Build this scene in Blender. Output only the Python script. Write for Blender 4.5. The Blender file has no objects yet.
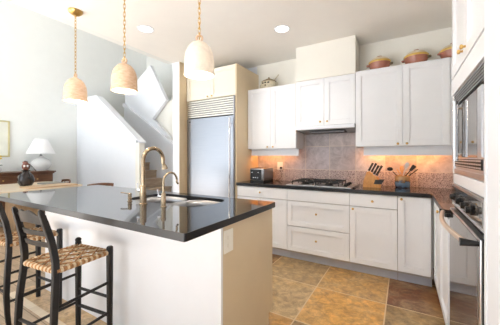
import bpy, bmesh, math, random
from mathutils import Vector, Matrix
random.seed(7)
PI = math.pi
SC = bpy.context.scene
COL = SC.collection

# ------------------------------------------------------------------ camera
cam_d = bpy.data.cameras.new('camera')
cam = bpy.data.objects.new('camera', cam_d)
COL.objects.link(cam)
cam.location = (0, 0, 1.26)
cam.rotation_euler = (PI / 2, 0, math.radians(30.5))
cam_d.sensor_width = 36
cam_d.lens = 36 * 261 / 500
cam_d.shift_y = -0.011
cam_d.clip_start = 0.02
SC.camera = cam

# ------------------------------------------------------------------ world, lights, exposure
w = bpy.data.worlds.new('world')
SC.world = w
w.use_nodes = True
bg = w.node_tree.nodes['Background']
bg.inputs[0].default_value = (0.80, 0.89, 1.0, 1)
bg.inputs[1].default_value = 1.1
SC.view_settings.view_transform = 'Standard'
SC.view_settings.look = 'None'
SC.view_settings.gamma = 1
SC.view_settings.use_curve_mapping = False
SC.view_settings.exposure = 0.46


def area(name, loc, rot, sx, sy, power, col):
    d = bpy.data.lights.new(name, 'AREA')
    d.shape = 'RECTANGLE'
    d.size, d.size_y, d.energy, d.color = sx, sy, power, col
    o = bpy.data.objects.new(name, d)
    o.location, o.rotation_euler = loc, rot
    COL.objects.link(o)
    return o


# daylight from the open side behind the camera (kitchen side, then living side)
area('daylight_kitchen', (-1.5, -2.42, 1.35), (math.radians(100), 0, 0), 2.5, 2.2, 8, (0.93, 0.96, 1.0))
area('daylight_living', (-5.2, -1.6, 2.3), (math.radians(102), 0, 0), 2.6, 3.2, 40, (0.86, 0.94, 1.0))
# high sun, added with an unseen pale floor to bounce light onto the ceiling
sd = bpy.data.lights.new('sun', 'SUN')
sd.energy, sd.color, sd.angle = 20.0, (0.97, 0.98, 1.0), math.radians(1.0)
so_ = bpy.data.objects.new('sun', sd)
so_.rotation_euler = (math.radians(16), 0, 0)
COL.objects.link(so_)


def warm_point(name, loc, power, col=(1.0, 0.80, 0.55), r=0.04):
    d = bpy.data.lights.new(name, 'POINT')
    d.energy, d.color, d.shadow_soft_size = power, col, r
    o = bpy.data.objects.new(name, d)
    o.location = loc
    COL.objects.link(o)


# ------------------------------------------------------------------ node helpers / materials
MATS = {}


def new_mat(name):
    m = bpy.data.materials.new(name)
    m.use_nodes = True
    nt = m.node_tree
    b = nt.nodes['Principled BSDF']
    return m, nt, b


def s2l(c):
    return tuple(((x / 255) / 12.92 if x / 255 <= 0.04045 else ((x / 255 + 0.055) / 1.055) ** 2.4) for x in c)


def ramp(nt, fac, stops):
    r = nt.nodes.new('ShaderNodeValToRGB')
    el = r.color_ramp.elements
    while len(el) > 1:
        el.remove(el[-1])
    el[0].position = stops[0][0]
    el[0].color = (*stops[0][1], 1)
    for p, c in stops[1:]:
        e = el.new(p)
        e.color = (*c, 1)
    nt.links.new(fac, r.inputs[0])
    return r.outputs[0]


def coords(nt, scale=(1, 1, 1)):
    tc = nt.nodes.new('ShaderNodeTexCoord')
    mp = nt.nodes.new('ShaderNodeMapping')
    mp.inputs['Scale'].default_value = scale
    nt.links.new(tc.outputs['Object'], mp.inputs[0])
    return mp.outputs[0]


def noise(nt, vec, scale, detail=4, rough=0.55, dist=0.0):
    n = nt.nodes.new('ShaderNodeTexNoise')
    n.inputs['Scale'].default_value = scale
    n.inputs['Detail'].default_value = detail
    n.inputs['Roughness'].default_value = rough
    n.inputs['Distortion'].default_value = dist
    nt.links.new(vec, n.inputs['Vector'])
    return n.outputs[0]


def bump(nt, b, h, strength=0.2, dist=0.01):
    bp = nt.nodes.new('ShaderNodeBump')
    bp.inputs['Strength'].default_value = strength
    bp.inputs['Distance'].default_value = dist
    nt.links.new(h, bp.inputs['Height'])
    nt.links.new(bp.outputs[0], b.inputs['Normal'])


def mathn(nt, op, a, b=None, c=None):
    m = nt.nodes.new('ShaderNodeMath')
    m.operation = op
    for i, v in enumerate((a, b, c)):
        if v is None:
            continue
        if isinstance(v, (int, float)):
            m.inputs[i].default_value = v
        else:
            nt.links.new(v, m.inputs[i])
    return m.outputs[0]


def mixc(nt, fac, a, b, mode='MIX'):
    m = nt.nodes.new('ShaderNodeMix')
    m.data_type = 'RGBA'
    m.blend_type = mode
    for s, v in ((m.inputs[0], fac), (m.inputs[6], a), (m.inputs[7], b)):
        if isinstance(v, (int, float)):
            s.default_value = v
        elif isinstance(v, tuple):
            s.default_value = (*v, 1)
        else:
            nt.links.new(v, s)
    return m.outputs[2]


def plain(name, rgb, rough=0.5, metal=0.0, var=0.04, vs=6, bmp=0.0, bs=60, ior=None, scale=(1, 1, 1), coat=0):
    m, nt, b = new_mat(name)
    c = s2l(rgb)
    v = coords(nt, scale)
    n = noise(nt, v, vs, 3)
    lo = tuple(max(0, x * (1 - var)) for x in c)
    hi = tuple(min(1, x * (1 + var)) for x in c)
    nt.links.new(ramp(nt, n, [(0.3, lo), (0.7, hi)]), b.inputs['Base Color'])
    b.inputs['Roughness'].default_value = rough
    b.inputs['Metallic'].default_value = metal
    if ior:
        b.inputs['IOR'].default_value = ior
    if coat:
        b.inputs['Coat Weight'].default_value = coat
        b.inputs['Coat Roughness'].default_value = 0.08
    if bmp:
        bump(nt, b, noise(nt, v, bs, 3), bmp, 0.003)
    MATS[name] = m
    return m


def emis(name, rgb, strength):
    m, nt, b = new_mat(name)
    b.inputs['Base Color'].default_value = (*s2l(rgb), 1)
    b.inputs['Emission Color'].default_value = (*s2l(rgb), 1)
    b.inputs['Emission Strength'].default_value = strength
    MATS[name] = m
    return m


def wood(name, c1, c2, rough=0.4, scale=(1, 8, 8), sc=4, planks=None):
    m, nt, b = new_mat(name)
    v = coords(nt, scale)
    n = noise(nt, v, sc, 6, 0.6, 0.6)
    col = ramp(nt, n, [(0.3, s2l(c1)), (0.7, s2l(c2))])
    if planks:
        tc = nt.nodes.new('ShaderNodeTexCoord')
        br = nt.nodes.new('ShaderNodeTexBrick')
        br.inputs['Scale'].default_value = 1
        br.inputs['Brick Width'].default_value = planks[0]
        br.inputs['Row Height'].default_value = planks[1]
        br.inputs['Mortar Size'].default_value = 0.003
        br.inputs['Color1'].default_value = (1, 1, 1, 1)
        br.inputs['Color2'].default_value = (0.78, 0.76, 0.74, 1)
        br.inputs['Mortar'].default_value = (0.35, 0.3, 0.25, 1)
        nt.links.new(tc.outputs['Object'], br.inputs[0])
        col = mixc(nt, 1.0, col, br.outputs[0], 'MULTIPLY')
    nt.links.new(col, b.inputs['Base Color'])
    b.inputs['Roughness'].default_value = rough
    MATS[name] = m
    return m


WALL = plain('wall_paint', (238, 240, 237), 0.7, var=0.01, bmp=0.03)
WALLK = plain('kitchen_wall_paint', (246, 243, 234), 0.7, var=0.01, bmp=0.03)
CEIL = plain('ceiling_paint', (248, 245, 240), 0.8, var=0.01)
WHITE = plain('white_cabinet_lacquer', (240, 241, 244), 0.32, var=0.01, coat=0.15)
TRIMW = plain('white_trim_paint', (238, 241, 247), 0.4, var=0.01)
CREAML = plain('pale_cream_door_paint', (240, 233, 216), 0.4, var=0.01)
CREAM_SHADED = plain('cream_cabinet_paint', (226, 206, 172), 0.4, var=0.02)  # tan tone paints warm shade onto the right-facing sides
TOEK = plain('toe_kick_paint', (206, 210, 222), 0.45, var=0.02)
SEAM = plain('cabinet_carcass', (196, 192, 190), 0.6, var=0.02)
STEEL = plain('brushed_steel', (214, 216, 220), 0.30, 1.0, 0.05, 3, scale=(1, 1, 60), bmp=0.0)
STEELD = plain('dark_steel', (150, 150, 152), 0.3, 1.0)
LOUV = plain('grille_steel', (206, 200, 190), 0.35, 0.9)
HANDM = plain('champagne_steel', (236, 218, 200), 0.35, 0.8)
FRIDGES = plain('fridge_steel', (146, 148, 153), 0.30, 1.0, 0.04, 3, scale=(1, 1, 60))
STEELR = plain('matt_steel_mesh', (120, 120, 122), 0.6, 0.6)
CHROME = plain('polished_chrome', (225, 225, 228), 0.12, 1.0)
NICKEL = plain('warm_brushed_nickel', (184, 164, 138), 0.24, 1.0)
BRASS = plain('aged_brass', (206, 170, 104), 0.28, 1.0)
BLACK = plain('black_plastic', (9, 9, 11), 0.3, var=0.2)
IRON = plain('cast_iron', (22, 21, 22), 0.55, var=0.2, bmp=0.2)
DARKGAP = plain('dark_gasket', (14, 14, 15), 0.6)
STOOLW = wood('espresso_wood', (9, 6, 5), (22, 14, 11), 0.5, (6, 6, 1), 8)
LIGHTOAK = wood('stair_wood', (158, 136, 114), (198, 176, 152), 0.45, (1, 1, 8), 3)
TABLEW = wood('pale_table_wood', (212, 192, 164), (234, 218, 194), 0.35, (8, 1, 8), 3)
BOARDW = wood('tan_board_wood', (196, 160, 122), (216, 184, 148), 0.45, (8, 1, 8), 3)
SIDEW = wood('walnut', (78, 48, 30), (124, 82, 54), 0.4, (8, 1, 8), 3)
KNIFEW = wood('beech', (196, 132, 66), (226, 166, 96), 0.4, (3, 3, 1), 14)
BOUNCE = plain('pale_bounce', (226, 226, 224), 0.7, var=0.05)
FLOORW = wood('oak_planks', (176, 150, 122), (214, 190, 162), 0.35, (1, 9, 1), 3, planks=(1.3, 0.13))
ROPE = plain('woven_seagrass', (164, 118, 74), 0.8, var=0.30, vs=70, bmp=0.4, bs=120)
CORD = plain('seat_cord', (206, 184, 152), 0.8, var=0.18, vs=60)
SHADE = plain('lamp_shade_linen', (248, 248, 248), 0.8, var=0.01)
CERW = plain('white_ceramic', (224, 224, 222), 0.22, var=0.02, vs=20)
VASEM = plain('dark_glazed_pottery', (44, 34, 32), 0.12, var=0.35, vs=10)
TERRA = plain('terracotta_glaze', (176, 116, 98), 0.25, var=0.15, vs=12)
CREAMG = plain('cream_glaze', (232, 216, 188), 0.3, var=0.08, vs=12)
YELG = plain('mustard_glaze', (214, 176, 84), 0.35, var=0.1)
HOUSEC = plain('stoneware_beige', (220, 210, 184), 0.6, var=0.15, vs=30)
HOUSER = plain('stoneware_roof', (150, 134, 104), 0.6, var=0.2, vs=40)
YELLOW = plain('yellow_petals', (240, 200, 40), 0.6, var=0.1)
GREEN = plain('leaf_green', (52, 84, 40), 0.5, var=0.2)
PLATE = plain('switch_ivory', (252, 246, 232), 0.4, var=0.01)
OUTW = plain('outlet_white', (240, 240, 240), 0.4, var=0.01)
GLOWW = emis('lamp_glow', (255, 248, 236), 2.6)
PRINT = plain('framed_print_paper', (232, 233, 222), 0.5, var=0.06, vs=4)
GILT = plain('pale_gilt_frame', (206, 196, 150), 0.4, var=0.06)


def mk_granite():
    m, nt, b = new_mat('black_granite')
    v = coords(nt)
    n = noise(nt, v, 260, 2, 0.6)
    n2 = noise(nt, v, 30, 3)
    c = ramp(nt, n, [(0.60, (0.008, 0.008, 0.010)), (0.74, (0.06, 0.052, 0.048))])
    nt.links.new(c, b.inputs['Base Color'])
    b.inputs['Roughness'].default_value = 0.045
    b.inputs['IOR'].default_value = 2.9
    MATS['granite'] = m
    return m


GRANITE = mk_granite()


def mk_glass(name, tint, ior=1.9, rough=0.02):
    m, nt, b = new_mat(name)
    v = coords(nt)
    nt.links.new(ramp(nt, noise(nt, v, 2, 1), [(0, tint), (1, tint)]), b.inputs['Base Color'])
    b.inputs['Roughness'].default_value = rough
    b.inputs['IOR'].default_value = ior
    b.inputs['Coat Weight'].default_value = 0.0
    MATS[name] = m
    return m


OVENG = mk_glass('mirrored_oven_glass', (0.10, 0.09, 0.085), 3.2)


def mk_shade():
    # thin fired clay bell: pinkish beige with faint grain
    m, nt, b = new_mat('clay_shade')
    v = coords(nt, (1, 1, 3))
    n = noise(nt, v, 26, 5, 0.65)
    c = ramp(nt, n, [(0.28, s2l((212, 172, 138))), (0.55, s2l((228, 196, 166))), (0.8, s2l((242, 222, 200)))])
    nt.links.new(c, b.inputs['Base Color'])
    b.inputs['Roughness'].default_value = 0.85
    bump(nt, b, n, 0.25, 0.004)
    MATS['clay'] = m
    return m


CLAY = mk_shade()


def mk_floor_tile():
    m, nt, b = new_mat('slate_floor_tile')
    at = nt.nodes.new('ShaderNodeAttribute')
    at.attribute_name = 'tile_color'
    v = coords(nt)
    n1 = noise(nt, v, 3.2, 8, 0.68, 1.4)
    n2 = noise(nt, v, 14, 6, 0.7, 0.5)
    n3 = noise(nt, v, 1.7, 4, 0.6, 2.0)
    c = mixc(nt, mathn(nt, 'MULTIPLY', ramp(nt, n1, [(0.42, (0, 0, 0)), (0.62, (1, 1, 1))]), 0.45), at.outputs['Color'], s2l((206, 180, 136)))
    n4 = noise(nt, v, 5.5, 9, 0.75, 2.5)
    c = mixc(nt, mathn(nt, 'MULTIPLY', ramp(nt, n4, [(0.50, (0, 0, 0)), (0.60, (1, 1, 1))]), 0.28), c, s2l((112, 84, 58)))
    c = mixc(nt, mathn(nt, 'MULTIPLY', ramp(nt, n3, [(0.50, (0, 0, 0)), (0.66, (1, 1, 1))]), 0.35), c, s2l((192, 148, 80)))
    c = mixc(nt, 0.8, c, ramp(nt, n2, [(0.30, (0.42, 0.38, 0.34)), (0.70, (1.5, 1.46, 1.42))]), 'MULTIPLY')
    # grout from position
    tc = nt.nodes.new('ShaderNodeTexCoord')
    sp = nt.nodes.new('ShaderNodeSeparateXYZ')
    nt.links.new(tc.outputs['Object'], sp.inputs[0])

    def line(o, off):
        f = mathn(nt, 'FRACT', mathn(nt, 'DIVIDE', mathn(nt, 'SUBTRACT', o, off - 60.0), 0.6))
        d = mathn(nt, 'ABSOLUTE', mathn(nt, 'SUBTRACT', f, 0.5))
        return mathn(nt, 'GREATER_THAN', d, 0.5 - 0.0085)
    g = mathn(nt, 'MAXIMUM', line(sp.outputs[0], -0.73), line(sp.outputs[1], 2.515))
    c = mixc(nt, g, c, s2l((212, 186, 146)))
    nt.links.new(c, b.inputs['Base Color'])
    nt.links.new(mathn(nt, 'ADD', mathn(nt, 'MULTIPLY', n2, 0.3), 0.22), b.inputs['Roughness'])
    bump(nt, b, mathn(nt, 'SUBTRACT', mathn(nt, 'ADD', n1, mathn(nt, 'MULTIPLY', n2, 0.5)), g), 0.25, 0.006)
    return m


FTILE = mk_floor_tile()


def mk_backsplash():
    m, nt, b = new_mat('slate_wall_tile')
    tc = nt.nodes.new('ShaderNodeTexCoord')
    sp = nt.nodes.new('ShaderNodeSeparateXYZ')
    nt.links.new(tc.outputs['Object'], sp.inputs[0])
    X, Z = sp.outputs[0], sp.outputs[2]

    def cell(o, off, s):
        q = mathn(nt, 'DIVIDE', mathn(nt, 'SUBTRACT', o, off - 30 * s), s)
        d = mathn(nt, 'ABSOLUTE', mathn(nt, 'SUBTRACT', mathn(nt, 'FRACT', q), 0.5))
        return mathn(nt, 'FLOOR', q), mathn(nt, 'GREATER_THAN', d, 0.5 - 0.0048 / s)
    cx, gx = cell(X, -1.197, 0.3325)
    cz, gz = cell(Z, 1.085, 0.32)
    cb = nt.nodes.new('ShaderNodeCombineXYZ')
    nt.links.new(cx, cb.inputs[0])
    nt.links.new(cz, cb.inputs[1])
    wn = nt.nodes.new('ShaderNodeTexWhiteNoise')
    wn.noise_dimensions = '3D'
    nt.links.new(cb.outputs[0], wn.inputs['Vector'])
    base = ramp(nt, wn.outputs['Value'], [(0.0, s2l((172, 164, 166))), (0.35, s2l((194, 188, 190))), (0.6, s2l((190, 178, 172))), (1.0, s2l((180, 174, 180)))])
    v = coords(nt)
    n1 = noise(nt, v, 9, 8, 0.7, 0.8)
    n2 = noise(nt, v, 60, 3, 0.7)
    c = mixc(nt, 0.75, base, ramp(nt, n1, [(0.32, (0.66, 0.63, 0.62)), (0.68, (1.5, 1.49, 1.48))]), 'MULTIPLY')
    # lower row: small pebbly mosaic
    low = mathn(nt, 'LESS_THAN', Z, 1.085)
    vo = nt.nodes.new('ShaderNodeTexVoronoi')
    vo.inputs['Scale'].default_value = 110
    nt.links.new(v, vo.inputs['Vector'])
    mo = ramp(nt, vo.outputs['Distance'], [(0.12, s2l((222, 210, 206))), (0.5, s2l((184, 168, 166))), (0.8, s2l((112, 98, 98)))])
    c = mixc(nt, low, c, mixc(nt, 0.6, mo, ramp(nt, n2, [(0.3, (0.6, 0.58, 0.58)), (0.7, (1.3, 1.28, 1.25))]), 'MULTIPLY'))
    g = mathn(nt, 'MAXIMUM', mathn(nt, 'MULTIPLY', gx, 1.0), gz)
    c = mixc(nt, g, c, s2l((206, 194, 184)))
    nt.links.new(c, b.inputs['Base Color'])
    b.inputs['Roughness'].default_value = 0.42
    bump(nt, b, mathn(nt, 'SUBTRACT', n1, g), 0.25, 0.004)
    return m


BSPLASH = mk_backsplash()


def mk_crock():
    m, nt, b = new_mat('two_tone_crock_glaze')
    tc = nt.nodes.new('ShaderNodeTexCoord')
    sp = nt.nodes.new('ShaderNodeSeparateXYZ')
    nt.links.new(tc.outputs['Object'], sp.inputs[0])
    v = coords(nt)
    n = noise(nt, v, 22, 4, 0.6, 0.4)
    h = mathn(nt, 'ADD', sp.outputs[2], mathn(nt, 'MULTIPLY', mathn(nt, 'SUBTRACT', n, 0.5), 0.09))
    c = ramp(nt, mathn(nt, 'DIVIDE', h, 0.17), [(0.0, s2l((50, 44, 50))), (0.06, s2l((60, 70, 90))), (0.12, s2l((84, 108, 134))), (0.38, s2l((112, 140, 164))), (0.48, s2l((82, 70, 68))), (0.56, s2l((176, 132, 86))), (1.0, s2l((206, 166, 116)))])
    nt.links.new(c, b.inputs['Base Color'])
    b.inputs['Roughness'].default_value = 0.15
    return m


CROCKM = mk_crock()


# ------------------------------------------------------------------ geometry helpers
class MB:
    def __init__(s):
        s.b = bmesh.new()

    def box(s, x0, x1, y0, y1, z0, z1, bev=0.0):
        vs = [s.b.verts.new((x, y, z)) for x in (x0, x1) for y in (y0, y1) for z in (z0, z1)]
        f = []
        for q in ((0, 1, 3, 2), (4, 6, 7, 5), (0, 4, 5, 1), (2, 3, 7, 6), (0, 2, 6, 4), (1, 5, 7, 3)):
            f.append(s.b.faces.new([vs[i] for i in q]))
        if bev:
            es = list({e for k in f for e in k.edges})
            bmesh.ops.bevel(s.b, geom=es, offset=bev, segments=2, affect='EDGES', profile=0.5)
        return s

    def hexa(s, pts):
        vs = [s.b.verts.new(p) for p in pts]
        for q in ((3, 2, 1, 0), (4, 5, 6, 7), (0, 1, 5, 4), (1, 2, 6, 5), (2, 3, 7, 6), (3, 0, 4, 7)):
            s.b.faces.new([vs[i] for i in q])
        return s

    def prism(s, pts, off):
        """pts: list of 3D points of a planar polygon, extruded by vector off"""
        a = [s.b.verts.new(p) for p in pts]
        o = Vector(off)
        c = [s.b.verts.new(Vector(p) + o) for p in pts]
        s.b.faces.new(a[::-1])
        s.b.faces.new(c)
        n = len(a)
        for i in range(n):
            s.b.faces.new([a[i], a[(i + 1) % n], c[(i + 1) % n], c[i]])
        return s

    def lathe(s, prof, c=(0, 0, 0), n=28, axis='z', close=True):
        rings = []
        for r, z in prof:
            ring = []
            for i in range(n):
                a = 2 * PI * i / n
                if axis == 'z':
                    p = (c[0] + r * math.cos(a), c[1] + r * math.sin(a), c[2] + z)
                elif axis == 'y':
                    p = (c[0] + r * math.cos(a), c[1] + z, c[2] + r * math.sin(a))
                else:
                    p = (c[0] + z, c[1] + r * math.cos(a), c[2] + r * math.sin(a))
                ring.append(s.b.verts.new(p))
            rings.append(ring)
        for a, b in zip(rings, rings[1:]):
            for i in range(n):
                s.b.faces.new([a[i], a[(i + 1) % n], b[(i + 1) % n], b[i]])
        if close:
            if prof[0][0] > 1e-4:
                s.b.faces.new(rings[0][::-1])
            if prof[-1][0] > 1e-4:
                s.b.faces.new(rings[-1])
        return s

    def tube(s, pts, r, n=10, cap=True, square=None):
        """r number or list; square=(w,d) gives rectangular section"""
        pts = [Vector(p) for p in pts]
        m = len(pts)
        rs = r if isinstance(r, (list, tuple)) else [r] * m
        rings = []
        up = None
        for i, p in enumerate(pts):
            t = (pts[min(i + 1, m - 1)] - pts[max(i - 1, 0)]).normalized()
            if up is None:
                ref = Vector((0, 0, 1)) if abs(t.z) < 0.9 else Vector((0, 1, 0))
                up = (ref - t * ref.dot(t)).normalized()
            else:
                up = (up - t * up.dot(t)).normalized()
            sd = t.cross(up)
            ring = []
            if square:
                k = rs[i]
                wq, dq = square[0] * k, square[1] * k
                ch = 0.25 * min(wq, dq)
                for a, b2 in ((wq, dq - ch), (wq - ch, dq), (-wq + ch, dq), (-wq, dq - ch), (-wq, -dq + ch), (-wq + ch, -dq), (wq - ch, -dq), (wq, -dq + ch)):
                    ring.append(s.b.verts.new(p + sd * a + up * b2))
            else:
                for j in range(n):
                    a = 2 * PI * j / n
                    ring.append(s.b.verts.new(p + (sd * math.cos(a) + up * math.sin(a)) * rs[i]))
            rings.append(ring)
        for a, b2 in zip(rings, rings[1:]):
            k = len(a)
            for j in range(k):
                s.b.faces.new([a[j], a[(j + 1) % k], b2[(j + 1) % k], b2[j]])
        if cap:
            s.b.faces.new(rings[0][::-1])
            s.b.faces.new(rings[-1])
        return s

    def ball(s, c, r, seg=14, sq=(1, 1, 1)):
        m = Matrix.Translation(c) @ Matrix.Diagonal((r * sq[0], r * sq[1], r * sq[2], 1))
        bmesh.ops.create_uvsphere(s.b, u_segments=seg, v_segments=max(6, seg // 2 + 2), radius=1, matrix=m)
        return s

    def ringtorus(s, c, R, r, rot=None, n=14, k=6, sx=1, sy=1):
        rot = rot or Matrix.Identity(3)
        rings = []
        for i in range(n):
            a = 2 * PI * i / n
            ring = []
            for j in range(k):
                b2 = 2 * PI * j / k
                q = Vector(((R + r * math.cos(b2)) * math.cos(a) * sx, (R + r * math.cos(b2)) * math.sin(a) * sy, r * math.sin(b2)))
                ring.append(s.b.verts.new(Vector(c) + rot @ q))
            rings.append(ring)
        for i in range(n):
            a, b2 = rings[i], rings[(i + 1) % n]
            for j in range(k):
                s.b.faces.new([a[j], b2[j], b2[(j + 1) % k], a[(j + 1) % k]])
        return s

    def build(s, name, mat, parent=None, smooth=False, local=False):
        """geometry in world coordinates unless local=True; parent root must be unrotated then"""
        bmesh.ops.recalc_face_normals(s.b, faces=s.b.faces)
        if parent is not None and not local:
            r = parent
            off = Vector((0, 0, 0))
            while r is not None:
                off += r.location
                r = r.parent
            bmesh.ops.translate(s.b, verts=s.b.verts, vec=-off)
        me = bpy.data.meshes.new(name)
        s.b.to_mesh(me)
        s.b.free()
        me.materials.append(mat)
        if smooth:
            for p in me.polygons:
                p.use_smooth = True
            me.set_sharp_from_angle(angle=math.radians(38))
        o = bpy.data.objects.new(name, me)
        COL.objects.link(o)
        o.parent = parent
        return o


def thing(name, label, cat, loc=(0, 0, 0), rz=0.0, group=None):
    o = bpy.data.objects.new(name, None)
    o.empty_display_size = 0.1
    COL.objects.link(o)
    o.location = loc
    o.rotation_euler = (0, 0, rz)
    tag(o, label, cat, group)
    return o


def tag(o, label, cat, group=None):
    o['label'] = label
    o['category'] = cat
    if group:
        o['group'] = group
    return o


def struct(o):
    o['kind'] = 'structure'
    return o


def dup(root, loc, rz, label, group=None):
    r = root.copy()
    COL.objects.link(r)
    r.location = loc
    r.rotation_euler = (0, 0, rz)
    r['label'] = label
    if group:
        r['group'] = group

    def rec(a, b):
        for ch in list(a.children):
            c = ch.copy()
            COL.objects.link(c)
            c.parent = b
            rec(ch, c)
    rec(root, r)
    return r


# ------------------------------------------------------------------ room shell
CZ = 2.69          # kitchen ceiling
WY = 3.60          # kitchen back wall
HZ = 5.2           # tall stair-hall ceiling
EX = -3.03         # kitchen ceiling edge
LX = -7.2          # left wall

# tiled kitchen floor: one face per tile carrying its stone colour
cols = {
    (-1, 0): (150, 128, 94), (-1, -1): (166, 142, 104), (0, -1): (190, 144, 74), (0, 0): (172, 136, 84),
    (1, 0): (104, 62, 38), (1, -1): (128, 104, 66), (-1, -2): (172, 128, 66), (0, -2): (120, 96, 60),
    (-2, -1): (170, 140, 96), (-2, 0): (112, 76, 40), (-1, 1): (150, 112, 60), (1, -2): (150, 112, 66), (1, 1): (110, 76, 46),
}
pal = [(170, 134, 84), (146, 120, 86), (126, 92, 58), (184, 138, 72), (150, 132, 104)]
bm = bmesh.new()
lay = bm.loops.layers.float_color.new('tile_color')
xs = [EX - 0.1] + [-0.73 + 0.6 * k for k in range(-3, 2)] + [0.72]
ys = [-1.02] + [2.515 + 0.6 * k for k in range(-5, 2)] + [3.62]
rr = random.Random(3)
for i in range(len(xs) - 1):
    for j in range(len(ys) - 1):
        x0, x1, y0, y1 = xs[i], xs[i + 1], ys[j], ys[j + 1]
        cx, cy = (x0 + x1) / 2, (y0 + y1) / 2
        if x0 < EX + 0.02 and False:
            continue
        f = bm.faces.new([bm.verts.new(p) for p in ((x0, y0, 0), (x1, y0, 0), (x1, y1, 0), (x0, y1, 0))])
        key = (math.floor((cx + 0.73) / 0.6), math.floor((cy - 2.515) / 0.6))
        c = tuple(min(1, 1.3 * q) for q in s2l(cols.get(key, pal[rr.randrange(5)] if cx > -1.35 else (176 + rr.randrange(14), 152, 120))))
        for l in f.loops:
            l[lay] = (*c, 1)
bmesh.ops.remove_doubles(bm, verts=bm.verts, dist=1e-5)
# keep the tile only beyond the threshold line y=0.95 left of the aisle
me = bpy.data.meshes.new('floor')
bm.to_mesh(me)
bm.free()
me.materials.append(FTILE)
fl = bpy.data.objects.new('floor', me)
COL.objects.link(fl)
struct(fl)
m = MB().box(LX - 0.1, EX - 0.1, -1.02, 5.8, -0.06, 0.0)
m.box(EX - 0.1, -0.95, -1.02, 0.93, -0.01, 0.004)
struct(m.build('floor', FLOORW))
struct(MB().box(EX - 0.1, -0.95, 0.93, 0.985, -0.01, 0.008, 0.002).build('trim_1', TABLEW))

# ceilings
struct(MB().box(-11, 5, -10, -1.02, -0.12, -0.02).build('floor_bounce', BOUNCE))  # unseen slab added behind the camera to bounce sunlight upward
struct(MB().box(EX, 0.75, -1.0, WY + 0.1, CZ, CZ + 0.12).build('ceiling', CEIL))
struct(MB().box(EX - 0.1, EX, -1.0, 2.83, CZ, HZ).build('wall_upper', WALL))
m = MB().box(LX - 0.1, EX, -1.0, 5.8, HZ, HZ + 0.12)
m.box(EX, 0.9, -1.0, 5.8, HZ + 0.001, HZ + 0.12)
struct(m.build('ceiling', CEIL))
# walls
struct(MB().box(LX - 0.12, LX, -1.0, 5.8, 0, HZ).build('wall_left', WALL))
struct(MB().box(-1.99, 0.8, WY, WY + 0.12, 0, CZ).build('wall_back', WALLK))
struct(MB().box(LX, -2.9, 5.6, 5.72, 0, HZ).build('wall_stairwell', WALL))
m = MB().box(-3.03, -2.90, 2.83, 5.72, 0, CZ)
m.box(-2.90, -1.97, 3.62, 3.74, 0, CZ)
m.box(-3.03, -2.90, 2.83, 5.72, CZ, HZ)
struct(m.build('wall_middle', TRIMW))
struct(MB().box(-2.8995, -2.894, 2.835, 3.6, 0, CZ).build('trim_2', CREAM_SHADED))  # thin sheet whose tan paints the dim warm light on the column side
# right wall behind the tall cabinet, and the near wall end / door casing at the picture's right edge
struct(MB().box(0.74, 0.86, -1.0, WY + 0.12, 0, CZ).build('wall_right', WALLK))
m = MB().box(0.268, 0.74, -1.0, 1.26, 0, CZ)
struct(m.build('wall_near', TRIMW))
m = MB().box(0.258, 0.269, 1.10, 1.262, 0.0, CZ, 0.003)
m.box(0.254, 0.259, 1.235, 1.262, 0.0, CZ, 0.002)
struct(m.build('trim_3', TRIMW))
# unseen wall pieces added behind the camera to hold back daylight
m = MB().box(LX, -6.5, -1.0, -0.9, 0, HZ).box(-4.0, -2.93, -1.0, -0.9, 0, HZ).box(-6.5, -4.0, -1.0, -0.9, 3.9, HZ)
m.box(-0.95, 0.268, -1.0, -0.9, 0, CZ)
struct(m.build('wall_light_block', WALL))
# boxed chase above the hood cabinet
struct(MB().box(-1.222, -0.488, 3.262, WY, 2.247, CZ).build('wall_chase', WALLK))
struct(MB().box(LX, LX + 0.015, -1.0, 3.49, 0, 0.12, 0.003).build('baseboard_left', TRIMW))
# tiled backsplash
bs = MB().box(-1.963, 0.737, WY - 0.012, WY - 0.0005, 0.9155, 1.653).build('backsplash', BSPLASH)
tag(bs, 'slate tile backsplash with a pebbly lower row running behind the back counter', 'backsplash')

# ------------------------------------------------------------------ staircase
st = thing('staircase', 'wooden staircase with white plastered half walls rising left beyond the island', 'staircase', (-5.5, 4.5, 0))
RS, GO = 0.1875, 0.26
for n in range(1, 10):
    xn = -4.74 - GO * (n - 3)
    x_end = xn - GO if n < 9 else LX + 0.002
    z = RS * n
    m = MB().box(x_end, xn - 0.025, 3.62, 4.40, z - RS, z - 0.03)
    stp = m.build('step', LIGHTOAK, st)
    MB().box(x_end - (0.0 if n == 9 else 0.0), xn, 3.62, 4.40, z - 0.03, z, 0.006).build('tread', LIGHTOAK, stp)
# upper flight going back to the right
for n in range(10, 16):
    x0 = -6.28 + GO * (n - 10)
    z = RS * n
    MB().box(x0, x0 + GO, 4.64, 5.58, z - 0.2, z, 0.005).build('step', LIGHTOAK, st)
MB().box(-5.75, -3.035, 4.56, 4.62, 1.0, 2.66).build('inner_wall', WALLK, st)
MB().box(LX + 0.002, -6.30, 4.40, 5.59, 1.50, 1.6875).build('landing', LIGHTOAK, st)


def hw(X):  # guard line of the lower flight
    return 1.57 + (-4.73 - X) * 0.72


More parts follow.
